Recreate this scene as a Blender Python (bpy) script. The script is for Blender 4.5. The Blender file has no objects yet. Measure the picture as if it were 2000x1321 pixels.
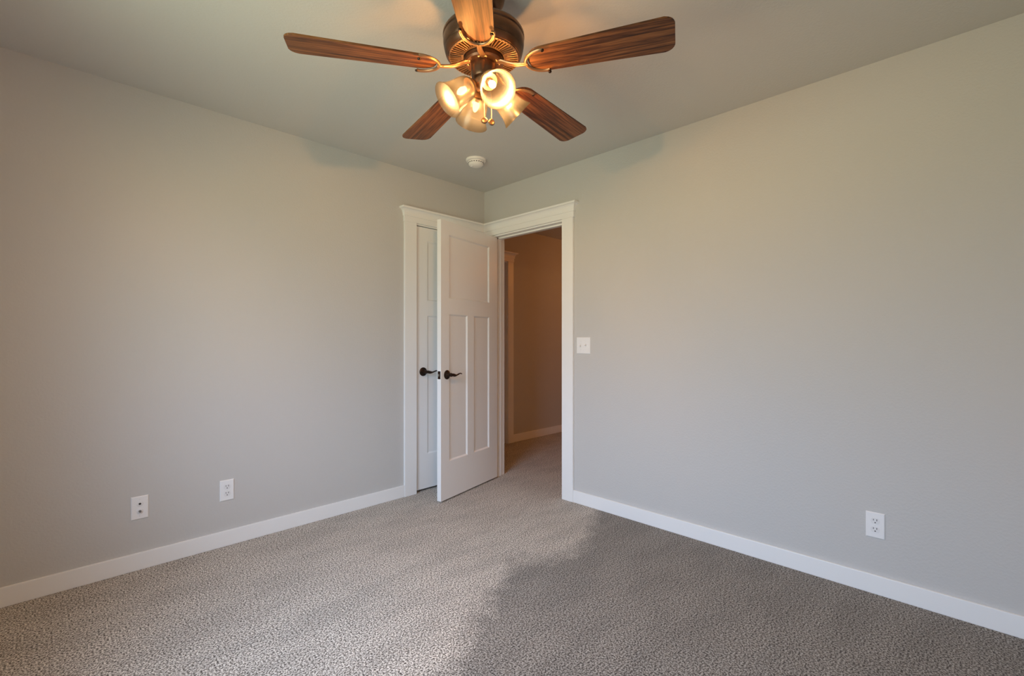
import bpy, bmesh, math, random
from mathutils import Vector, Matrix, Euler

S = bpy.context.scene
C = S.collection
PI = math.pi
R = math.radians

# ------------------------------------------------------------------ camera, world, light, exposure
cam_d = bpy.data.cameras.new('camera')
cam = bpy.data.objects.new('camera', cam_d); C.objects.link(cam)
cam.location = (2.6984, 3.0104, 1.1625)
cam.rotation_euler = (R(90), 0, 3.92229965 - R(90))
cam_d.sensor_fit = 'HORIZONTAL'; cam_d.sensor_width = 36.0
cam_d.lens = 911.1 / 2000 * 36
cam_d.shift_y = 4.36 / 2000
cam_d.clip_start = 0.02
S.camera = cam

world = bpy.data.worlds.new('world'); S.world = world
world.use_nodes = True
wn, wl = world.node_tree.nodes, world.node_tree.links
bg = wn['Background']
# overcast sky over a lawn: the light that comes in through the window
wtc = wn.new('ShaderNodeTexCoord'); wsp = wn.new('ShaderNodeSeparateXYZ'); wrp = wn.new('ShaderNodeValToRGB')
wmr = wn.new('ShaderNodeMapRange'); wmr.inputs['From Min'].default_value = -1; wmr.inputs['From Max'].default_value = 1
wl.new(wtc.outputs['Generated'], wsp.inputs[0]); wl.new(wsp.outputs['Z'], wmr.inputs['Value']); wl.new(wmr.outputs[0], wrp.inputs[0])
we = wrp.color_ramp.elements
we[0].position = .48; we[0].color = (.42, .49, .37, 1)          # lawn
we[1].position = 1.0; we[1].color = (.75, 1.035, 1.45, 1)        # open sky
for p_, c_ in ((.525, (.425, .535, .635)), (.60, (.595, .785, 1.02)), (.70, (.75, 1.005, 1.37))):
    x_ = we.new(p_); x_.color = (*c_, 1)
# added dimming of the sky off to the sides, weakens grazing window light
wmx = wn.new('ShaderNodeMapRange'); wmx.interpolation_type = 'SMOOTHSTEP'
wmx.inputs['From Min'].default_value = .12; wmx.inputs['From Max'].default_value = .82
wmx.inputs['To Min'].default_value = .12; wmx.inputs['To Max'].default_value = 1.0
wl.new(wsp.outputs['X'], wmx.inputs['Value'])
wsc = wn.new('ShaderNodeVectorMath'); wsc.operation = 'SCALE'
wl.new(wrp.outputs[0], wsc.inputs[0]); wl.new(wmx.outputs[0], wsc.inputs['Scale'])
wl.new(wsc.outputs[0], bg.inputs[0])
bg.inputs[1].default_value = 15.2

WY0, WY1, WZ0, WZ1 = 1.05, 2.30, 0.72, 2.06      # window opening opposite the bedroom door
pd = bpy.data.lights.new('window_portal', 'AREA'); pd.shape = 'RECTANGLE'
pd.size = WZ1 - WZ0 + .06; pd.size_y = WY1 - WY0 + .06
pd.cycles.is_portal = True
po = bpy.data.objects.new('window_portal', pd); C.objects.link(po)
po.location = (3.24, (WY0 + WY1) / 2, (WZ0 + WZ1) / 2); po.rotation_euler = (0, R(90), 0)

S.view_settings.view_transform = 'Standard'
S.view_settings.look = 'None'
S.view_settings.gamma = 1.0
S.view_settings.use_curve_mapping = False
S.view_settings.exposure = 0.06
S.cycles.max_bounces = 12
S.cycles.diffuse_bounces = 6
S.cycles.glossy_bounces = 4
S.cycles.transmission_bounces = 6
S.cycles.sample_clamp_indirect = 6.0

# ------------------------------------------------------------------ materials
def mat(name, col=(.8, .8, .8), rough=.5, metal=0.0, spec=.5):
    m = bpy.data.materials.new(name); m.use_nodes = True
    b = m.node_tree.nodes['Principled BSDF']
    b.inputs['Base Color'].default_value = (*col, 1)
    b.inputs['Roughness'].default_value = rough
    b.inputs['Metallic'].default_value = metal
    b.inputs['Specular IOR Level'].default_value = spec
    return m, m.node_tree.nodes, m.node_tree.links, b

def noise(n, l, scale, detail=2.0, vec=None, rough=.5):
    t = n.new('ShaderNodeTexNoise'); t.inputs['Scale'].default_value = scale
    t.inputs['Detail'].default_value = detail; t.inputs['Roughness'].default_value = rough
    if vec: l.new(vec, t.inputs['Vector'])
    return t

def ramp(n, l, src, stops):
    r = n.new('ShaderNodeValToRGB')
    e = r.color_ramp.elements
    e[0].position, e[0].color = stops[0][0], (*stops[0][1], 1)
    e[1].position, e[1].color = stops[-1][0], (*stops[-1][1], 1)
    for p, c in stops[1:-1]:
        x = e.new(p); x.color = (*c, 1)
    l.new(src, r.inputs[0])
    return r

def add_bump(n, l, b, src, strength, dist):
    k = n.new('ShaderNodeBump'); k.inputs['Strength'].default_value = strength
    k.inputs['Distance'].default_value = dist
    l.new(src, k.inputs['Height']); l.new(k.outputs[0], b.inputs['Normal'])

def wall_paint(name, col):
    m, n, l, b = mat(name, col, .62, spec=.3)
    g = n.new('ShaderNodeNewGeometry')
    t = noise(n, l, 95, 3, g.outputs['Position'])
    r = ramp(n, l, t.outputs['Fac'], [(.42, (0, 0, 0)), (.6, (1, 1, 1))])
    add_bump(n, l, b, r.outputs[0], .16, .0018)
    return m

M = {}
M['wall'] = wall_paint('wall_paint', (.578, .568, .548))
M['ceiling'] = wall_paint('ceiling_paint', (.63, .615, .58))
M['trim'] = mat('trim_white', (.88, .88, .87), .38)[0]
M['door'] = mat('door_white', (.86, .86, .855), .35)[0]
M['plastic'] = mat('white_plastic', (.86, .86, .86), .35)[0]
M['recept'] = mat('receptacle_white', (.80, .80, .80), .4)[0]
M['dark'] = mat('slot_dark', (.03, .03, .03), .6)[0]
M['detector'] = mat('detector_white', (.82, .80, .76), .45)[0]
M['bronze'] = mat('oil_rubbed_bronze', (.045, .026, .018), .30, .85)[0]
M['steel'] = mat('satin_steel', (.35, .34, .32), .35, 1.0)[0]
M['brass_screw'] = mat('brass_screw', (.55, .38, .20), .3, 1.0)[0]
M['shadow_gap'] = mat('closet_dark', (.10, .09, .08), .8)[0]

def antique(name, a, bcol, rough):
    m, n, l, b = mat(name, a, rough, .75)
    tc = n.new('ShaderNodeTexCoord')
    t = noise(n, l, 14, 4, tc.outputs['Object'])
    r = ramp(n, l, t.outputs['Fac'], [(.35, a), (.7, bcol)])
    l.new(r.outputs[0], b.inputs['Base Color'])
    return m
M['housing'] = antique('antique_bronze', (.10, .052, .03), (.16, .085, .05), .30)
M['iron'] = antique('antique_bronze_light', (.26, .16, .09), (.34, .21, .12), .36)

# walnut blade: grain runs along local x
m, n, l, b = mat('walnut_blade', (.1, .05, .02), .45, spec=.35)
tc = n.new('ShaderNodeTexCoord')
oi = n.new('ShaderNodeObjectInfo')
mulr = n.new('ShaderNodeMath'); mulr.operation = 'MULTIPLY'; mulr.inputs[1].default_value = 37.0
l.new(oi.outputs['Random'], mulr.inputs[0])
off = n.new('ShaderNodeCombineXYZ'); l.new(mulr.outputs[0], off.inputs[0]); l.new(mulr.outputs[0], off.inputs[1])
vadd = n.new('ShaderNodeVectorMath'); vadd.operation = 'ADD'
l.new(tc.outputs['Object'], vadd.inputs[0]); l.new(off.outputs[0], vadd.inputs[1])
mp = n.new('ShaderNodeMapping'); mp.inputs['Scale'].default_value = (1.7, 52, 8)
l.new(vadd.outputs[0], mp.inputs[0])
t1 = noise(n, l, 1.6, 5, mp.outputs[0], .62); t1.inputs['Distortion'].default_value = .7
mp2 = n.new('ShaderNodeMapping'); mp2.inputs['Scale'].default_value = (14, 330, 30)
l.new(vadd.outputs[0], mp2.inputs[0])
t2 = noise(n, l, 1.0, 2, mp2.outputs[0])
mx = n.new('ShaderNodeMath'); mx.operation = 'MULTIPLY_ADD'
l.new(t2.outputs['Fac'], mx.inputs[0]); mx.inputs[1].default_value = .35
l.new(t1.outputs['Fac'], mx.inputs[2])
r = ramp(n, l, mx.outputs[0], [(.48, (.018, .006, .002)), (.60, (.070, .023, .007)), (.72, (.160, .058, .018)), (.84, (.24, .098, .034))])
l.new(r.outputs[0], b.inputs['Base Color'])
M['walnut'] = m

# thin frosted glass: most light goes straight through, a little is scattered
def frosted():
    m = bpy.data.materials.new('frosted_glass'); m.use_nodes = True
    n, l = m.node_tree.nodes, m.node_tree.links
    n.remove(n['Principled BSDF'])
    out = n['Material Output']
    tc = n.new('ShaderNodeTexCoord')
    t = noise(n, l, 16, 4, tc.outputs['Object'])
    r = ramp(n, l, t.outputs['Fac'], [(.3, (.80, .90, 1.0)), (.7, (1.0, 1.10, 1.30))])
    sc = n.new('ShaderNodeVectorMath'); sc.operation = 'SCALE'; sc.inputs['Scale'].default_value = GLASS_SCATTER
    l.new(r.outputs[0], sc.inputs[0])
    d = n.new('ShaderNodeBsdfDiffuse'); tr = n.new('ShaderNodeBsdfTranslucent'); g = n.new('ShaderNodeBsdfGlossy')
    tp = n.new('ShaderNodeBsdfTransparent'); tp.inputs[0].default_value = (GLASS_CLEAR, GLASS_CLEAR * .93, GLASS_CLEAR * .82, 1)
    l.new(sc.outputs[0], d.inputs[0]); l.new(sc.outputs[0], tr.inputs[0])
    g.inputs['Roughness'].default_value = .3
    g.inputs[0].default_value = (.04, .04, .04, 1)
    a = n.new('ShaderNodeAddShader'); c = n.new('ShaderNodeAddShader'); e = n.new('ShaderNodeAddShader')
    l.new(d.outputs[0], a.inputs[0]); l.new(tr.outputs[0], a.inputs[1])
    l.new(a.outputs[0], c.inputs[0]); l.new(tp.outputs[0], c.inputs[1])
    l.new(c.outputs[0], e.inputs[0]); l.new(g.outputs[0], e.inputs[1])
    l.new(e.outputs[0], out.inputs[0])
    return m
GLASS_SCATTER, GLASS_CLEAR = .0054, .46
M['shade'] = frosted()

def emit(name, col, s):
    m = bpy.data.materials.new(name); m.use_nodes = True
    n, l = m.node_tree.nodes, m.node_tree.links
    n.remove(n['Principled BSDF'])
    e = n.new('ShaderNodeEmission'); e.inputs[0].default_value = (*col, 1); e.inputs[1].default_value = s
    l.new(e.outputs[0], n['Material Output'].inputs[0])
    return m
M['bulb'] = emit('lit_bulb', (1.0, .66, .34), 14)

# cut-pile carpet with vacuum lanes and painted light falloff
def carpet():
    m, n, l, b = mat('cut_pile_carpet', (.3, .26, .22), .95, spec=.1)
    g = n.new('ShaderNodeNewGeometry'); P = g.outputs['Position']
    t1 = noise(n, l, 150, 3, P, .65)
    t2 = noise(n, l, 350, 2, P)
    ad = n.new('ShaderNodeMath'); ad.operation = 'MULTIPLY_ADD'; ad.inputs[1].default_value = .35
    l.new(t2.outputs['Fac'], ad.inputs[0]); l.new(t1.outputs['Fac'], ad.inputs[2])
    cr = ramp(n, l, ad.outputs[0], [(.57, (.054, .038, .027)), (.635, (.295, .252, .206)), (.70, (.555, .495, .425)), (.765, (.85, .785, .70))])
    # pile lie: brushed lanes plus painted light and shade, either side of a ragged line
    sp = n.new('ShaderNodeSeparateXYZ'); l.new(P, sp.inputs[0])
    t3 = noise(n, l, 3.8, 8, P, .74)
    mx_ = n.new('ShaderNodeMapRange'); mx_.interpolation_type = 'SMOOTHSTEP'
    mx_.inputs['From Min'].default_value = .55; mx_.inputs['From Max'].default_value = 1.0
    mx_.inputs['To Min'].default_value = -.32; mx_.inputs['To Max'].default_value = 0  # widens the pale lane near the doorway, painting that dim floor lighter
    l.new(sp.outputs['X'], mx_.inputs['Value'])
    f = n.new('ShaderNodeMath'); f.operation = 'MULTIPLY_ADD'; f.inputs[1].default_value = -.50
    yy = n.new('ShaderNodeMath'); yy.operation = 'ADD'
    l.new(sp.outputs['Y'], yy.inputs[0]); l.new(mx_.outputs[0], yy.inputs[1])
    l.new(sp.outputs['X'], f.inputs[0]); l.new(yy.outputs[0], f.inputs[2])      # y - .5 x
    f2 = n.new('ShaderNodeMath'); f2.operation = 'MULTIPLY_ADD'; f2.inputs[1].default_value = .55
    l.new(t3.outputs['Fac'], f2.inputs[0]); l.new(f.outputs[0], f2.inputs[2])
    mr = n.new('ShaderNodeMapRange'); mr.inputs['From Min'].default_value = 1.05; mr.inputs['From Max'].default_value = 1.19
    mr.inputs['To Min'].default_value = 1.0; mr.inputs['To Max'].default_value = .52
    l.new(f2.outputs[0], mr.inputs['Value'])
    # smaller footprints / brush strokes
    mp = n.new('ShaderNodeMapping'); mp.inputs['Rotation'].default_value = (0, 0, R(35)); mp.inputs['Scale'].default_value = (1.2, 3.2, 1)
    l.new(P, mp.inputs[0])
    t4 = noise(n, l, 2.1, 5, mp.outputs[0], .62)
    mr2 = n.new('ShaderNodeMapRange'); mr2.inputs['From Min'].default_value = .40; mr2.inputs['From Max'].default_value = .58
    mr2.inputs['To Min'].default_value = .90; mr2.inputs['To Max'].default_value = 1.05
    l.new(t4.outputs['Fac'], mr2.inputs['Value'])
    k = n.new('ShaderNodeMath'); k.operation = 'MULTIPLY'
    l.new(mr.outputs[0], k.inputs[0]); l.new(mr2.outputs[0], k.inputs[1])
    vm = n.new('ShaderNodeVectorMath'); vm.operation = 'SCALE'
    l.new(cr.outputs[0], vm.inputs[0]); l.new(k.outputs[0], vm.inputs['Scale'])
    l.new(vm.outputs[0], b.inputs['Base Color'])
    add_bump(n, l, b, ad.outputs[0], .8, .006)
    b.inputs['Sheen Weight'].default_value = .12
    b.inputs['Sheen Roughness'].default_value = .6
    return m
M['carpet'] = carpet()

# ------------------------------------------------------------------ mesh helpers
def box(bm, x0, y0, z0, x1, y1, z1, bev=0.0, mtx=None):
    vs = [bm.verts.new((x, y, z)) for z in (z0, z1) for y in (y0, y1) for x in (x0, x1)]
    fs = [(0, 2, 3, 1), (4, 5, 7, 6), (0, 1, 5, 4), (2, 6, 7, 3), (0, 4, 6, 2), (1, 3, 7, 5)]
    faces = [bm.faces.new([vs[i] for i in f]) for f in fs]
    if bev > 0:
        ed = list({e for f in faces for e in f.edges})
        res = bmesh.ops.bevel(bm, geom=ed, offset=bev, segments=2, profile=.6, affect='EDGES')
        vs = list({v for f in res['faces'] for v in f.verts} | {v for v in vs if v.is_valid})
    if mtx is not None:
        bmesh.ops.transform(bm, matrix=mtx, verts=vs)

def prism(bm, pts, z0, z1, mtx=None):
    lo = [bm.verts.new((x, y, z0)) for x, y in pts]; hi = [bm.verts.new((x, y, z1)) for x, y in pts]
    k = len(pts)
    bm.faces.new(lo[::-1]); bm.faces.new(hi)
    for i in range(k):
        bm.faces.new((lo[i], lo[(i + 1) % k], hi[(i + 1) % k], hi[i]))
    if mtx is not None:
        bmesh.ops.transform(bm, matrix=mtx, verts=lo + hi)

def lathe(bm, prof, seg=48, mtx=None, cap=True):
    """prof: (radius, height) along local z"""
    rings = []
    vs = []
    for r_, z in prof:
        if r_ < 1e-6:
            v = [bm.verts.new((0, 0, z))]
        else:
            v = [bm.verts.new((r_ * math.cos(2 * PI * i / seg), r_ * math.sin(2 * PI * i / seg), z)) for i in range(seg)]
        rings.append(v); vs += v
    for a, b_ in zip(rings, rings[1:]):
        for i in range(seg):
            j = (i + 1) % seg
            if len(a) == 1 and len(b_) == 1: continue
            if len(a) == 1: bm.faces.new((a[0], b_[j], b_[i]))
            elif len(b_) == 1: bm.faces.new((a[i], a[j], b_[0]))
            else: bm.faces.new((a[i], a[j], b_[j], b_[i]))
    if cap:
        for rg, rev in ((rings[0], True), (rings[-1], False)):
            if len(rg) > 1: bm.faces.new(rg[::-1] if rev else rg)
    if mtx is not None:
        bmesh.ops.transform(bm, matrix=mtx, verts=vs)

def tube(bm, pts, rad, seg=10, flat=1.0, up=Vector((0, 0, 1))):
    """sweep an ellipse (rad, rad*flat along up-ish) along a smooth path; rad may be a list"""
    pts = [Vector(p) for p in pts]
    rads = rad if isinstance(rad, (list, tuple)) else [rad] * len(pts)
    rings = []
    for i, p in enumerate(pts):
        t = (pts[min(i + 1, len(pts) - 1)] - pts[max(i - 1, 0)]).normalized()
        u = up if abs(t.dot(up)) < .95 else Vector((1, 0, 0))
        s = t.cross(u).normalized(); w = s.cross(t).normalized()
        rings.append([bm.verts.new(p + s * rads[i] * math.cos(2 * PI * k / seg) + w * rads[i] * flat * math.sin(2 * PI * k / seg)) for k in range(seg)])
    for a, b_ in zip(rings, rings[1:]):
        for k in range(seg):
            bm.faces.new((a[k], a[(k + 1) % seg], b_[(k + 1) % seg], b_[k]))
    bm.faces.new(rings[0][::-1]); bm.faces.new(rings[-1])

def smooth_path(ctrl, n=24):
    """Catmull-Rom through control points"""
    c = [Vector(p) for p in ctrl]
    c = [c[0] * 2 - c[1]] + c + [c[-1] * 2 - c[-2]]
    out = []
    segs = len(c) - 3
    for i in range(segs):
        p0, p1, p2, p3 = c[i:i + 4]
        k = max(2, n // segs)
        for j in range(k + (i == segs - 1)):
            t = j / k
            out.append(.5 * ((2 * p1) + (p2 - p0) * t + (2 * p0 - 5 * p1 + 4 * p2 - p3) * t * t + (3 * p1 - p0 - 3 * p2 + p3) * t ** 3))
    return out

def obj(name, bm, m, parent=None, loc=None, rot=None, smooth=False):
    bmesh.ops.recalc_face_normals(bm, faces=bm.faces)
    me = bpy.data.meshes.new(name); bm.to_mesh(me); bm.free()
    me.materials.append(m)
    if smooth:
        me.shade_smooth()
        me.set_sharp_from_angle(angle=R(38))
    o = bpy.data.objects.new(name, me); C.objects.link(o)
    if parent: o.parent = parent
    if loc: o.location = loc
    if rot: o.rotation_euler = rot
    return o

def tag(o, label, cat, group=None, kind=None):
    o['label'] = label; o['category'] = cat
    if group: o['group'] = group
    if kind: o['kind'] = kind
    return o

def struct(name, bm, m, label, cat, **k):
    return tag(obj(name, bm, m, **k), label, cat, kind='structure')

def empty(name, loc, rot=(0, 0, 0)):
    o = bpy.data.objects.new(name, None); C.objects.link(o)
    o.empty_display_size = .1; o.location = loc; o.rotation_euler = rot
    return o
B = bmesh.new

# ------------------------------------------------------------------ dimensions
H = 2.44
WT = .115                      # wall thickness
RX, RY = 3.105, 3.46           # room size
EY0, EY1 = .118, .862          # entry door clear opening on the right wall
EZ = 2.036
CX0, CX1, CZ = .078, .694, 2.038   # closet door clear opening on the left wall
JT = .016
HY = -.722                     # far wall of the hall
HDX0, HDX1 = -.235, -.985      # doorway in the hall wall

# ------------------------------------------------------------------ room shell
bm = B(); box(bm, -3.6, -1.1, -.12, RX + .14, RY + .14, 0)
struct('floor', bm, M['carpet'], 'speckled taupe cut pile carpet with brushed vacuum marks and painted-in light and shade', 'floor')
bm = B(); box(bm, -3.6, -1.1, H, RX + .14, RY + .14, H + .12)
struct('ceiling', bm, M['ceiling'], 'plain greige painted ceiling above the fan', 'ceiling')

bm = B()
box(bm, CX1 + JT, -WT, 0, RX + WT, 0, H)
box(bm, 0, -WT, 0, CX0 - JT, 0, H)
box(bm, CX0 - JT, -WT, CZ + JT, CX1 + JT, 0, H)
struct('wall_left', bm, M['wall'], 'greige wall on the left with the closet door', 'wall')
bm = B()
box(bm, -WT, EY1 + JT, 0, 0, RY + WT, H)
box(bm, -WT, HY, 0, 0, EY0 - JT, H)
box(bm, -WT, EY0 - JT, EZ + JT, 0, EY1 + JT, H)
struct('wall_right', bm, M['wall'], 'greige wall on the right with the open doorway', 'wall')
bm = B()
box(bm, RX, 0, 0, RX + WT, WY0, H); box(bm, RX, WY1, 0, RX + WT, RY + WT, H)
box(bm, RX, WY0, 0, RX + WT, WY1, WZ0); box(bm, RX, WY0, WZ1, RX + WT, WY1, H)
struct('wall_window', bm, M['wall'], 'greige wall with the window, facing the doorway wall', 'wall')
bm = B(); box(bm, 0, RY, 0, RX, RY + WT, H)
struct('wall_back', bm, M['wall'], 'greige wall behind the camera', 'wall')
bm = B()
box(bm, -3.4, HY - WT, 0, HDX1 - JT, HY, H); box(bm, HDX0 + JT, HY - WT, 0, 1.7, HY, H)
box(bm, HDX1 - JT, HY - WT, 2.04 + JT, HDX0 + JT, HY, H)
box(bm, HDX1 - .1, HY - WT - .04, 0, HDX0 + .1, HY - WT, H)  # added unseen panel behind the hall door, blocks sky light leaking in
struct('wall_hall', bm, M['wall'], 'dim hallway wall seen through the open doorway', 'wall')
bm = B(); box(bm, -3.4 - WT, HY, 0, -3.4, 1.6, H); box(bm, -3.4, 1.5, 0, -WT, 1.6, H)
struct('wall_hall_end', bm, M['wall'], 'hallway walls beyond the doorway, out of sight', 'wall')
bm = B(); box(bm, 1.6, HY, 0, 1.7, -WT, H)
struct('wall_closet', bm, M['shadow_gap'], 'closet side wall behind the closed closet door', 'wall')

# window frame in the wall opposite the doorway
bm = B()
fx0, fx1 = RX + .05, RX + .10
for (a, b_) in ((WY0, WY0 + .05), (WY1 - .05, WY1), ((WY0 + WY1) / 2 - .035, (WY0 + WY1) / 2 + .035)):
    box(bm, fx0, a, WZ0, fx1, b_, WZ1, .004)
for z in (WZ0, WZ1 - .05):
    box(bm, fx0, WY0, z, fx1, WY1, z + .05, .004)
w = struct('window_1', bm, M['trim'], 'white framed double window lighting the room', 'window')
bm = B(); box(bm, RX - .03, WY0 - .04, WZ0 - .022, RX + .05, WY1 + .04, WZ0, .004)
obj('window_sill', bm, M['trim'], w)

# baseboards
def baseboard(name, x0, y0, x1, y1, label):
    bm = B(); box(bm, x0, y0, 0, x1, y1, .087, .003)
    struct(name, bm, M['trim'], label, 'baseboard')
BT = .014
baseboard('baseboard_left', .803, 0, RX, BT, 'white baseboard along the left wall')
baseboard('baseboard_right', 0, .967, BT, RY, 'white baseboard along the right wall')
baseboard('baseboard_window', RX - BT, BT, RX, RY, 'white baseboard under the window')
baseboard('baseboard_back', BT, RY - BT, RX - BT, RY, 'white baseboard behind the camera')
baseboard('baseboard_hall', -3.4, HY, -1.078, HY + BT, 'white baseboard on the hallway wall')

# ------------------------------------------------------------------ door casings
def crown_layers():
    """(projection, z offset) of the little crown on top of the head casing"""
    pts = [(.022, 0.0), (.026, .001), (.026, .008)]
    for i in range(9):
        a = i / 8 * PI / 2
        pts.append((.026 + .026 * (1 - math.cos(a)), .008 + .042 * math.sin(a) ** 1.0))
    pts += [(.0545, .050), (.0545, .064)]
    return pts

def stack(bm, polys):
    """loft closed plan polygons, one per level"""
    rings = [[bm.verts.new(p) for p in poly] for poly in polys]
    k = len(rings[0])
    for a, b_ in zip(rings, rings[1:]):
        for i in range(k):
            bm.faces.new((a[i], a[(i + 1) % k], b_[(i + 1) % k], b_[i]))
    bm.faces.new(rings[0][::-1]); bm.faces.new(rings[-1])

CT = .018
ZF, ZC = 2.047, 2.088          # fascia bottom, crown bottom
# closet: casing legs are the root, head casing > crown moulding
bm = B()
box(bm, .700, 0, 0, .803, CT, ZF, .002)
box(bm, .019, 0, 0, .070, CT, ZF, .002)
t1o = struct('trim_1', bm, M['trim'], 'white craftsman casing around the closed closet door', 'door trim')
bm = B()
poly = [(0, 0), (.806, 0), (.806, .021), (.021, .021)]
stack(bm, [[(x, y, z) for x, y in poly] for z in (ZF, ZC + .03)])
hc = obj('head_casing', bm, M['trim'], t1o)
bm = B()
stack(bm, [[(0, 0, ZC + z), (.806 + p - .021, 0, ZC + z), (.806 + p - .021, p, ZC + z), (p, p, ZC + z)] for p, z in crown_layers()])
obj('crown_molding', bm, M['trim'], hc)
bm = B()
box(bm, CX1, -WT, 0, CX1 + JT, .002, CZ); box(bm, CX0 - JT, -WT, 0, CX0, .002, CZ); box(bm, CX0 - JT, -WT, CZ, CX1 + JT, .002, CZ + JT)
box(bm, CX1 - .012, -.085, 0, CX1, -.040, CZ); box(bm, CX0, -.085, CZ - .012, CX1, -.040, CZ)
obj('door_jamb', bm, M['trim'], t1o)
# entry
bm = B()
box(bm, 0, .867, 0, CT, .967, ZF, .002)
box(bm, 0, .021, 0, CT, .113, ZF, .002)
t2o = struct('trim_2', bm, M['trim'], 'white craftsman casing around the open bedroom doorway', 'door trim')
bm = B()
poly = [(0, 0), (.021, .021), (.021, .977), (0, .977)]
stack(bm, [[(x, y, z) for x, y in poly] for z in (ZF, ZC + .03)])
hc = obj('head_casing', bm, M['trim'], t2o)
bm = B()
stack(bm, [[(0, 0, ZC + z), (p, p, ZC + z), (p, .977 + p - .021, ZC + z), (0, .977 + p - .021, ZC + z)] for p, z in crown_layers()])
obj('crown_molding', bm, M['trim'], hc)
bm = B()
box(bm, -WT - .002, EY1, 0, .002, EY1 + JT, EZ); box(bm, -WT - .002, EY0 - JT, 0, .002, EY0, EZ)
box(bm, -WT - .002, EY0 - JT, EZ, .002, EY1 + JT, EZ + JT)
box(bm, -.080, EY0, 0, -.042, EY0 + .012, EZ); box(bm, -.080, EY1 - .012, 0, -.042, EY1, EZ)
box(bm, -.080, EY0, EZ - .012, -.042, EY1, EZ)
obj('door_jamb', bm, M['trim'], t2o)
bm = B()     # hall side casing legs of the same doorway
box(bm, -WT - CT, .867, 0, -WT, .967, ZF, .002); box(bm, -WT - CT, .021, 0, -WT, .113, ZF, .002)
box(bm, -WT - CT, .021, ZF, -WT, .967, ZC + .05, .002)
obj('hall_casing', bm, M['trim'], t2o)
# hallway doorway in the far hall wall
bm = B()
box(bm, HDX1 - .093, HY, 0, HDX1 - .005, HY + CT, ZF, .002); box(bm, HDX0 + .005, HY, 0, HDX0 + .1, HY + CT, ZF, .002)
t3o = struct('trim_3', bm, M['trim'], 'white casing of another door down the dim hallway', 'door trim')
bm = B(); box(bm, HDX1 - .100, HY, ZF, HDX0 + .105, HY + .021, ZC + .03, .001)
hc = obj('head_casing', bm, M['trim'], t3o)
bm = B()
xl, xr = HDX1 - .100, HDX0 + .105
stack(bm, [[(xl - p + .021, HY, ZC + z), (xr + p - .021, HY, ZC + z), (xr + p - .021, HY + p, ZC + z), (xl - p + .021, HY + p, ZC + z)] for p, z in crown_layers()])
obj('crown_molding', bm, M['trim'], hc)
bm = B()
box(bm, HDX1 - JT, HY - WT, 0, HDX1, HY + .002, 2.04); box(bm, HDX0, HY - WT, 0, HDX0 + JT, HY + .002, 2.04)
box(bm, HDX1 - JT, HY - WT, 2.04, HDX0 + JT, HY + .002, 2.04 + JT)
obj('door_jamb', bm, M['trim'], t3o)

# ------------------------------------------------------------------ craftsman three-panel door
def panel_door(w, h, th, panels):
    """slab in local coords: x 0..w, y -th..0 (both faces), z 0..h; panels: list of (x0,x1,z0,z1)"""
    bm = B()
    xs = sorted({0, w} | {p[0] for p in panels} | {p[1] for p in panels})
    zs = sorted({0, h} | {p[2] for p in panels} | {p[3] for p in panels})
    dep, sl = .0085, .011
    def in_panel(x, z):
        return any(p[0] < x < p[1] and p[2] < z < p[3] for p in panels)
    for side, y in ((0, 0.0), (1, -th)):
        inw = -1 if side == 0 else 1
        vs = {}
        def V(x, yy, z):
            k = (round(x, 5), round(yy, 5), round(z, 5))
            if k not in vs: vs[k] = bm.verts.new((x, yy, z))
            return vs[k]
        for i in range(len(xs) - 1):
            for j in range(len(zs) - 1):
                if not in_panel((xs[i] + xs[i + 1]) / 2, (zs[j] + zs[j + 1]) / 2):
                    bm.faces.new((V(xs[i], y, zs[j]), V(xs[i + 1], y, zs[j]), V(xs[i + 1], y, zs[j + 1]), V(xs[i], y, zs[j + 1])))
        for (x0, x1, z0, z1) in panels:
            yi = y + inw * dep
            nx = [x for x in xs if x0 <= x <= x1]; nz = [z for z in zs if z0 <= z <= z1]
            def q(x, z): return (min(max(x, x0 + sl), x1 - sl), min(max(z, z0 + sl), z1 - sl))
            loop = [(x, z0) for x in nx] + [(x1, z) for z in nz[1:]] + [(x, z1) for x in nx[::-1][1:]] + [(x0, z) for z in nz[::-1][1:-1]]
            for a, b_ in zip(loop, loop[1:] + loop[:1]):
                qa, qb = q(*a), q(*b_)
                f = [V(a[0], y, a[1]), V(b_[0], y, b_[1]), V(qb[0], yi, qb[1])]
                if qa != qb: f.append(V(qa[0], yi, qa[1]))
                try: bm.faces.new(f)
                except ValueError: pass
            ins = []
            for p in loop:
                v = V(q(*p)[0], yi, q(*p)[1])
                if v not in ins: ins.append(v)
            bm.faces.new(ins)
    # edges of the slab
    def quad(*p): bm.faces.new([bm.verts.new(x) for x in p])
    quad((0, 0, 0), (0, -th, 0), (0, -th, h), (0, 0, h)); quad((w, 0, 0), (w, -th, 0), (w, -th, h), (w, 0, h))
    quad((0, 0, 0), (w, 0, 0), (w, -th, 0), (0, -th, 0)); quad((0, 0, h), (w, 0, h), (w, -th, h), (0, -th, h))
    bmesh.ops.remove_doubles(bm, verts=bm.verts, dist=1e-5)
    return bm

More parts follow.
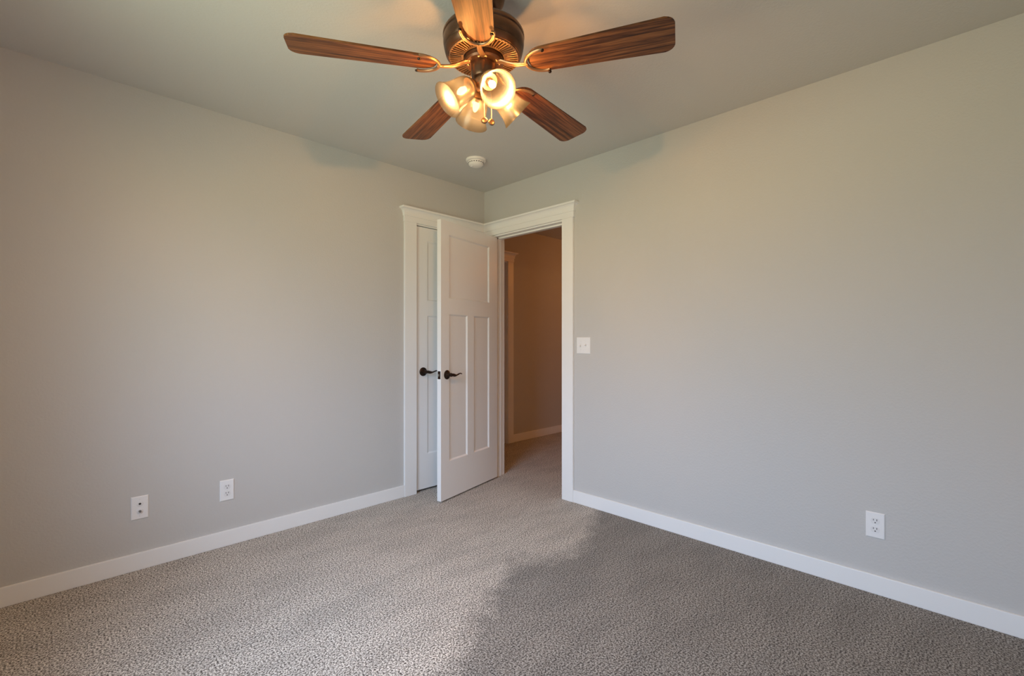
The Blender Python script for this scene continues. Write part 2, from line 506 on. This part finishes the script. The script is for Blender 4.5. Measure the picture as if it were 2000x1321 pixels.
def lever(parent, name, loc, rotz, direction):
    """rosette on local +y face, lever pointing direction (+1/-1) along local x"""
    bm = B()
    mt = Matrix.Rotation(R(-90), 4, 'X')      # local z -> +y
    lathe(bm, [(.0335, 0), (.0335, .003), (.031, .006), (.024, .009), (.0175, .011), (.0165, .014), (.013, .016), (.0115, .030), (.0, .030)], 36, mt)
    ro = obj(name, bm, M['bronze'], parent, loc, (0, 0, rotz), smooth=True)
    bm = B()
    d = direction
    lathe(bm, [(0, .028), (.010, .0285), (.0135, .033), (.0145, .040), (.012, .047), (.006, .050), (0, .0505)], 24, mt)
    path = smooth_path([(0, .040, 0), (.018 * d, .041, -.001), (.040 * d, .043, -.005), (.062 * d, .045, -.003), (.084 * d, .046, .004), (.104 * d, .045, .0055), (.117 * d, .044, .001)], 30)
    nn = len(path)
    rad = [.0095 + (.0062 * math.sin(min(1, i / nn * 2.2) * PI)) - .0055 * (i / nn) for i in range(nn)]
    tube(bm, path, rad, 12, .8)
    obj('lever', bm, M['bronze'], ro, smooth=True)
    return ro

# entry door, hinged at the left jamb and swung into the room
DW, DTH, DH = .722, .035, 2.012
TH = R(77.0)
d1 = empty('door_1', (0.698 + DTH * math.cos(TH), .318 - DTH * math.sin(TH), .013))
tag(d1, 'white three-panel bedroom door standing open into the room', 'door', kind='structure')
# local x runs from latch edge to hinge edge; local y (+) = face turned to the camera
d1.rotation_euler = (0, 0, math.atan2(-math.cos(TH), -math.sin(TH)))
pan = [(.092, .604, 1.468, 1.930), (.092, .312, .282, 1.352), (.394, .604, .282, 1.352)]
# local -y is the hall-side face turned to the camera, local +y the bedroom face
bm = panel_door(DW, DH, DTH, [(a, b_, c - .013, e - .013) for a, b_, c, e in pan])
slab = obj('door_slab', bm, M['door'], d1)
lever(d1, 'door_handle', (.066, 0, .900), 0, 1)
lever(d1, 'door_handle', (.066, -DTH, .900), PI, -1)
bm = B(); box(bm, -.0012, -DTH / 2 - .0125, .900 - .0285, .0006, -DTH / 2 + .0125, .900 + .0285, .0005)
lp = obj('latch_plate', bm, M['bronze'], d1)
bm = B()
prism(bm, [(-.011, -DTH / 2 - .007), (-.004, -DTH / 2 + .007), (.0, -DTH / 2 + .007), (.0, -DTH / 2 - .007)], .900 - .0085, .900 + .0085)
obj('latch_bolt', bm, M['steel'], lp)
for z in (.18, 1.0, 1.82):
    bm = B(); lathe(bm, [(0, -.047), (.004, -.046), (.0065, -.044), (.0065, .044), (.004, .046), (0, .047)], 16)
    hg = obj('hinge', bm, M['bronze'], d1, (DW - .010, .006, z), smooth=True)

# closet door, closed in the left wall
d2 = empty('door_2', (CX1 - .005, -.003, .018))
tag(d2, 'white three-panel closet door, closed, behind the open door', 'door', kind='structure')
d2.rotation_euler = (0, 0, 0)
CW = CX1 - CX0 - .008
# slab spans x from -CW to 0 in local coordinates
pc = [(.100, CW - .1, 1.468, 1.930), (.100, CW / 2 - .035, .282, 1.352), (CW / 2 + .035, CW - .1, .282, 1.352)]
bm = panel_door(CW, CZ - .024, DTH, [(a, b_, c - .018, e - .018) for a, b_, c, e in pc])
bmesh.ops.translate(bm, verts=bm.verts, vec=(-CW, 0, 0))
obj('door_slab', bm, M['door'], d2)
lever(d2, 'door_handle', (-.060, 0, .902), 0, -1)

# hallway door, closed, set back in its jamb
d3 = empty('door_3', (HDX1 + .004, HY - .055, .012))
tag(d3, 'closed white door beyond the hallway casing', 'door', kind='structure')
HW = HDX0 - HDX1 - .008
bm = panel_door(HW, 2.02, DTH, [(.1, HW - .1, 1.456, 1.918), (.1, HW / 2 - .035, .27, 1.34), (HW / 2 + .035, HW - .1, .27, 1.34)])
obj('door_slab', bm, M['door'], d3)

# ------------------------------------------------------------------ wall plates (built facing +y, centred on the plate)
def plate_mesh(w, h, holes=None):
    bm = B()
    pr = [(0, 0.0), (.0, .003), (.0035, .0055)]
    rings = [[bm.verts.new((sx * (w / 2 - i), d, sz * (h / 2 - i))) for sx, sz in ((-1, -1), (1, -1), (1, 1), (-1, 1))] for i, d in pr]
    for a, b_ in zip(rings, rings[1:]):
        for k in range(4): bm.faces.new((a[k], a[(k + 1) % 4], b_[(k + 1) % 4], b_[k]))
    bm.faces.new(rings[-1]); bm.faces.new(rings[0][::-1])
    return bm
FY = Matrix.Rotation(R(-90), 4, 'X')

def duplex(name, loc, rotz, label):
    t = empty(name, loc, (0, 0, rotz)); tag(t, label, 'power outlet', 'duplex power outlets')
    obj('cover_plate', plate_mesh(.070, .116), M['plastic'], t)
    for s in (1, -1):
        bm = B()
        pts = []
        for i in range(28):
            a = 2 * PI * i / 28
            pts.append((.0172 * math.cos(a), max(-.0135, min(.0135, .0172 * math.sin(a)))))
        prism(bm, pts, .0, .0072, FY)
        rc = obj('receptacle', bm, M['recept'], t, (0, 0, s * .0195))
        for x, hh in ((-.0063, .0085), (.0063, .0070)):
            bm = B(); box(bm, x - .0012, .0066, .0035 - hh / 2 + .002, x + .0012, .0076, .0035 + hh / 2 + .002)
            obj('slot', bm, M['dark'], rc)
        bm = B(); lathe(bm, [(.0026, .0066), (.0026, .0076)], 14, Matrix.Translation((0, 0, -.0068)) @ FY)
        obj('slot', bm, M['dark'], rc)
    bm = B(); lathe(bm, [(.0032, .005), (.0030, .0066), (0, .0070)], 14, FY)
    obj('screw', bm, M['recept'], t, smooth=True)
    return t
duplex('power_outlet', (1.957, 0, .313), 0, 'white duplex outlet low on the left wall, nearer the closet door')
duplex('power_outlet', (0, 2.688, .313), -PI / 2, 'white duplex outlet low on the right wall')

t = empty('cable_jack_plate', (2.346, 0, .313)); tag(t, 'white wall plate with two round jacks, leftmost plate on the left wall', 'wall jack')
obj('cover_plate', plate_mesh(.070, .116), M['plastic'], t)
for z in (.020, -.017):
    bm = B(); lathe(bm, [(.0145, .004), (.0145, .0062), (.0125, .0072), (.0, .0072)], 30, Matrix.Translation((0, 0, z)) @ FY)
    j = obj('jack', bm, M['recept'], t, smooth=True)
    bm = B()
    if z > 0:
        lathe(bm, [(.0058, .0068), (.0058, .0080), (0, .0080)], 6, Matrix.Translation((0, 0, z)) @ FY)
        obj('socket_hole', bm, M['dark'], j)
    else:
        lathe(bm, [(.0058, .0068), (.0058, .010), (.0046, .010), (.0046, .019), (.0030, .019), (.0030, .016), (0, .016)], 20, Matrix.Translation((0, 0, z)) @ FY)
        obj('coax_stud', bm, M['steel'], j)
for z in (.042, -.042):
    bm = B(); lathe(bm, [(.003, .005), (.0028, .0066), (0, .0070)], 14, Matrix.Translation((0, 0, z)) @ FY)
    obj('screw', bm, M['recept'], t, smooth=True)

t = empty('light_switch', (0, 1.050, 1.125), (0, 0, -PI / 2)); tag(t, 'white double toggle light switch beside the bedroom doorway', 'light switch')
obj('cover_plate', plate_mesh(.116, .116), M['plastic'], t)
for x, tilt in ((-.023, 24), (.023, -24)):
    bm = B(); box(bm, x - .0062, .0048, -.0125, x + .0062, .0062, .0125)
    fr = obj('switch_slot', bm, M['recept'], t)
    bm = B(); box(bm, -.0045, 0, -.0050, .0045, .016, .0050, .001, Matrix.Translation((x, .004, 0)) @ Matrix.Rotation(R(tilt), 4, 'X'))
    obj('toggle', bm, M['plastic'], fr)
    for z in (.030, -.030):
        bm = B(); lathe(bm, [(.003, .005), (.0028, .0064), (0, .0068)], 12, Matrix.Translation((x, 0, z)) @ FY)
        obj('screw', bm, M['recept'], t, smooth=True)

# ------------------------------------------------------------------ smoke detector
t = empty('smoke_detector', (.534, .507, H)); tag(t, 'round white smoke detector on the ceiling beyond the fan', 'smoke detector')
FL = Matrix.Rotation(PI, 4, 'X')
bm = B(); lathe(bm, [(.070, 0), (.070, .010), (.067, .014), (.056, .016), (.0, .016)], 48, FL)
obj('base', bm, M['detector'], t, smooth=True)
bm = B(); lathe(bm, [(.056, .014), (.056, .022), (.052, .036), (.044, .045), (.030, .050), (.018, .052), (.0, .052)], 48, FL)
cv = obj('cover', bm, M['detector'], t, smooth=True)
bm = B()
for k in range(20):
    a = 2 * PI * k / 20
    box(bm, .0535, -.0045, .022, .0552, .0045, .030, 0, FL @ Matrix.Rotation(a, 4, 'Z'))
obj('vent_slots', bm, M['shadow_gap'], cv)
bm = B(); lathe(bm, [(.010, .050), (.010, .054), (.008, .0555), (0, .0555)], 24, FL @ Matrix.Translation((.026, .012, -.003)))
obj('test_button', bm, M['recept'], cv, smooth=True)

# ------------------------------------------------------------------ ceiling fan
HX, HYF = 1.556, 1.733
fan = empty('ceiling_fan', (HX, HYF, H))
tag(fan, 'brown five-blade ceiling fan with four lit frosted bell shades', 'ceiling fan')
def zz(z): return z - H
bm = B()
lathe(bm, [(.0, zz(2.44)), (.080, zz(2.44)), (.080, zz(2.425)), (.074, zz(2.40)), (.060, zz(2.375)), (.045, zz(2.365)), (.0, zz(2.365))], 48)
obj('canopy', bm, M['housing'], fan, smooth=True)
bm = B(); lathe(bm, [(.030, zz(2.37)), (.030, zz(2.31))], 32)
obj('neck', bm, M['housing'], fan, smooth=True)
bm = B()
lathe(bm, [(.0, zz(2.325)), (.055, zz(2.325)), (.085, zz(2.318)), (.125, zz(2.298)), (.143, zz(2.285)), (.1485, zz(2.276)), (.1485, zz(2.268)), (.1455, zz(2.265)),
           (.1475, zz(2.261)), (.1475, zz(2.245)), (.1445, zz(2.228)), (.1405, zz(2.222)), (.1425, zz(2.219)), (.1385, zz(2.206)), (.131, zz(2.199)), (.126, zz(2.199)),
           (.126, zz(2.206)), (.0, zz(2.206))], 72)
hs = obj('motor_housing', bm, M['housing'], fan, smooth=True)
bm = B()
for k in range(60):
    a = 2 * PI * k / 60
    box(bm, .078, -.0022, zz(2.193), .126, .0022, zz(2.2065), .0008, Matrix.Rotation(a, 4, 'Z'))
lathe(bm, [(.1275, zz(2.2065)), (.1275, zz(2.1955)), (.1225, zz(2.1935)), (.1225, zz(2.2065))], 72, cap=False)
lathe(bm, [(.082, zz(2.2065)), (.082, zz(2.193)), (.074, zz(2.193)), (.074, zz(2.2065))], 72, cap=False)
obj('vent_grille', bm, M['iron'], hs, smooth=False)
bm = B(); lathe(bm, [(.0, zz(2.206)), (.071, zz(2.206)), (.071, zz(2.178)), (.066, zz(2.172)), (.0, zz(2.172))], 56)
fw = obj('flywheel', bm, M['housing'], fan, smooth=True)
A0 = 2.001
for k in range(5):
    for s in (-.22, .22):
        a = A0 + k * 2 * PI / 5 + s
        bm = B(); lathe(bm, [(.005, 0), (.005, .002), (.003, .004), (0, .0045)], 12, Matrix.Translation((.056 * math.cos(a), .056 * math.sin(a), zz(2.172))) @ FL)
        obj('screw', bm, M['brass_screw'], fw, smooth=True)

# blades
R0, R1 = .172, .664
PITCH = -.163
def blade_outline():
    w0, w1 = .056, .0715
    pts = []
    for i in range(15):                               # rounded root
        a = PI / 2 + PI * i / 14
        pts.append((R0 + .052 + .052 * math.cos(a), w0 * math.sin(a)))
    rc = .030
    for cx, cy, a0 in ((R1 - rc - .003, -w1 + rc, -PI / 2), (R1 - rc - .003, w1 - rc, 0)):
        for i in range(8):
            a = a0 + PI / 2 * i / 7
            bulge = .003 * (1 - (abs(cy + rc * math.sin(a)) / w1) ** 2)
            pts.append((cx + rc * math.cos(a) + bulge, cy + rc * math.sin(a)))
    return pts
def blade_bm():
    bm = B()
    prism(bm, blade_outline(), -.003, .003)
    ed = [e for e in bm.edges if abs(e.verts[0].co.z - e.verts[1].co.z) < 1e-6]
    bmesh.ops.bevel(bm, geom=ed, offset=.0012, segments=1, affect='EDGES')
    return bm
def iron_bm():
    bm = B()
    # horseshoe hugging the root from below
    U = []
    for i in range(25):
        a = PI * .5 + PI * i / 24
        U.append((R0 + .060 + .068 * math.cos(a) , .054 * math.sin(a), -.0075))
    U = [(R0 + .066, .0525, -.0065)] + U + [(R0 + .066, -.0525, -.0065)]
    tube(bm, U, .0068, 10, .75)
    # curved arm back to the flywheel
    arm = smooth_path([(R0 - .002, 0, -.0085), (R0 - .022, 0, -.007), (R0 - .050, 0, -.003), (R0 - .075, 0, .006), (R0 - .100, 0, .018), (.050, 0, .024)], 24)
    tube(bm, arm, [.0085 + .004 * (i / len(arm)) for i in range(len(arm))], 10, .6)
    return bm
bl_me = ir_me = sc_me = None
for k in range(5):
    a = A0 + k * 2 * PI / 5
    rot = Matrix.Rotation(a, 4, 'Z') @ Matrix.Rotation(R(1.3), 4, 'Y') @ Matrix.Rotation(PITCH, 4, 'X')
    if k == 0:
        bo = obj('blade', blade_bm(), M['walnut'], fan); bl_me = bo.data
        io = obj('blade_iron', iron_bm(), M['iron'], bo, smooth=True); ir_me = io.data
    else:
        bo = bpy.data.objects.new('blade', bl_me); C.objects.link(bo); bo.parent = fan
        io = bpy.data.objects.new('blade_iron', ir_me); C.objects.link(io); io.parent = bo
    io.matrix_local = Matrix.Rotation(-PITCH * .55, 4, 'X')
    bo.matrix_local = Matrix.Translation((0, 0, zz(2.1545))) @ rot
    for sy in (1, -1):
        if sc_me is None:
            bm = B(); lathe(bm, [(.0062, 0), (.0062, .003), (.0045, .0052), (0, .006)], 14, FL)
            so = obj('screw', bm, M['bronze'], bo, smooth=True); sc_me = so.data
        else:
            so = bpy.data.objects.new('screw', sc_me); C.objects.link(so); so.parent = bo
        so.location = (R0 + .066, .0515 * sy, -.0115)

# switch housing and light kit
bm = B(); lathe(bm, [(.0, zz(2.173)), (.044, zz(2.173)), (.046, zz(2.166)), (.046, zz(2.130)), (.042, zz(2.120)), (.030, zz(2.114)), (.0, zz(2.114))], 48)
sh = obj('switch_housing', bm, M['housing'], fan, smooth=True)
bm = B(); lathe(bm, [(.0, zz(2.116)), (.034, zz(2.116)), (.038, zz(2.108)), (.038, zz(2.092)), (.030, zz(2.082)), (.016, zz(2.076)), (.012, zz(2.066)), (.008, zz(2.056)), (.004, zz(2.048)), (0, zz(2.047))], 40)
fit = obj('light_fitter', bm, M['iron'], fan, smooth=True)
SA0 = R(68.99); EL = R(40)
RIM_R, RIM_Z = .1375, 2.0145
SL = .116
for k in range(4):
    a = SA0 + k * PI / 2
    ax = Vector((math.cos(a) * math.cos(EL), math.sin(a) * math.cos(EL), -math.sin(EL)))
    rim = Vector((RIM_R * math.cos(a), RIM_R * math.sin(a), zz(RIM_Z)))
    nk = rim - ax * SL
    q = ax.to_track_quat('Z', 'Y').to_matrix().to_4x4()
    mt = Matrix.Translation(nk) @ q
    out = Vector((math.cos(a), math.sin(a), 0))
    bm = B()
    tube(bm, smooth_path([out * .025 + Vector((0, 0, zz(2.100))), out * .036 + Vector((0, 0, zz(2.104))), nk - ax * .012, nk - ax * .002], 14), .0075, 10)
    arm = obj('light_arm', bm, M['iron'], fan, smooth=True)
    bm = B(); lathe(bm, [(.0, -.014), (.014, -.013), (.020, -.008), (.027, .002), (.029, .006), (.029, .010), (.024, .010), (.0, .010)], 32, mt)
    obj('socket_cup', bm, M['iron'], arm, smooth=True)
    prof = [(.0245, .002), (.032, .006), (.0385, .015), (.0425, .028), (.0445, .042), (.0455, .056), (.047, .070), (.0495, .084), (.0535, .097), (.0585, .108), (.0635, .116)]
    inner = [(r_ - .0026, z - .0002) for r_, z in prof[::-1]]
    bm = B()
    lathe(bm, prof + [(.0628, .1172)] + inner[1:], 48, mt, cap=False)
    obj('lamp_shade', bm, M['shade'], fan, smooth=True)
    bm = B(); lathe(bm, [(.0, .010), (.0095, .010), (.0095, .028), (.0, .028)], 20, mt)
    sk = obj('bulb_socket', bm, M['recept'], fan, smooth=True)
    bm = B(); lathe(bm, [(.0, .028), (.007, .028), (.0105, .036), (.0125, .044), (.0118, .053), (.0085, .062), (.004, .068), (0, .070)], 20, mt)
    obj('bulb', bm, M['bulb'], sk, smooth=True)
    d = bpy.data.lights.new('fan_lamp', 'POINT'); d.energy = 13.5; d.color = (1.0, .49, .16); d.shadow_soft_size = .012
    o = bpy.data.objects.new('fan_lamp', d); C.objects.link(o); o.parent = fan; o.location = nk + ax * .080

# pull chains
for dx, dy, z0, zf in ((.020, -.006, 2.085, 1.956), (-.004, .020, 2.085, 1.956)):
    pass
camF = Vector((math.cos(3.9223), math.sin(3.9223), 0)); camR = Vector((math.sin(3.9223), -math.cos(3.9223), 0))
for s, f_, z0 in ((.004, -.034, 2.10), (.029, -.020, 2.10)):
    p = camR * s + camF * f_
    bm = B()
    zc = z0
    tube(bm, [(p.x, p.y, zz(z0)), (p.x, p.y, zz(1.965))], .0011, 8)
    while zc > 1.966:
        bmesh.ops.create_icosphere(bm, subdivisions=1, radius=.0019, matrix=Matrix.Translation((p.x, p.y, zz(zc)))); zc -= .0055
    ch = obj('pull_chain', bm, M['brass_screw'], fan, smooth=True)
    # round turned fob, its flat face to the side
    bm = B()
    yaw = math.atan2(-camF.y, -camF.x)
    mt = Matrix.Translation((p.x, p.y, zz(1.953))) @ Matrix.Rotation(yaw + s * 14, 4, 'Z') @ Matrix.Rotation(R(90), 4, 'Y')
    lathe(bm, [(0, -.006), (.006, -.0058), (.0105, -.004), (.0125, 0), (.0105, .004), (.008, .0046), (.0065, .0036), (0, .0036)], 28, mt)
    obj('chain_fob', bm, M['iron'], ch, smooth=True)

# ------------------------------------------------------------------ dim warm lamp down the hallway
d = bpy.data.lights.new('hall_lamp', 'POINT'); d.energy = 11.0; d.color = (1.0, .30, .03); d.shadow_soft_size = .08
o = bpy.data.objects.new('hall_lamp', d); C.objects.link(o); o.location = (-2.4, .75, 2.15)
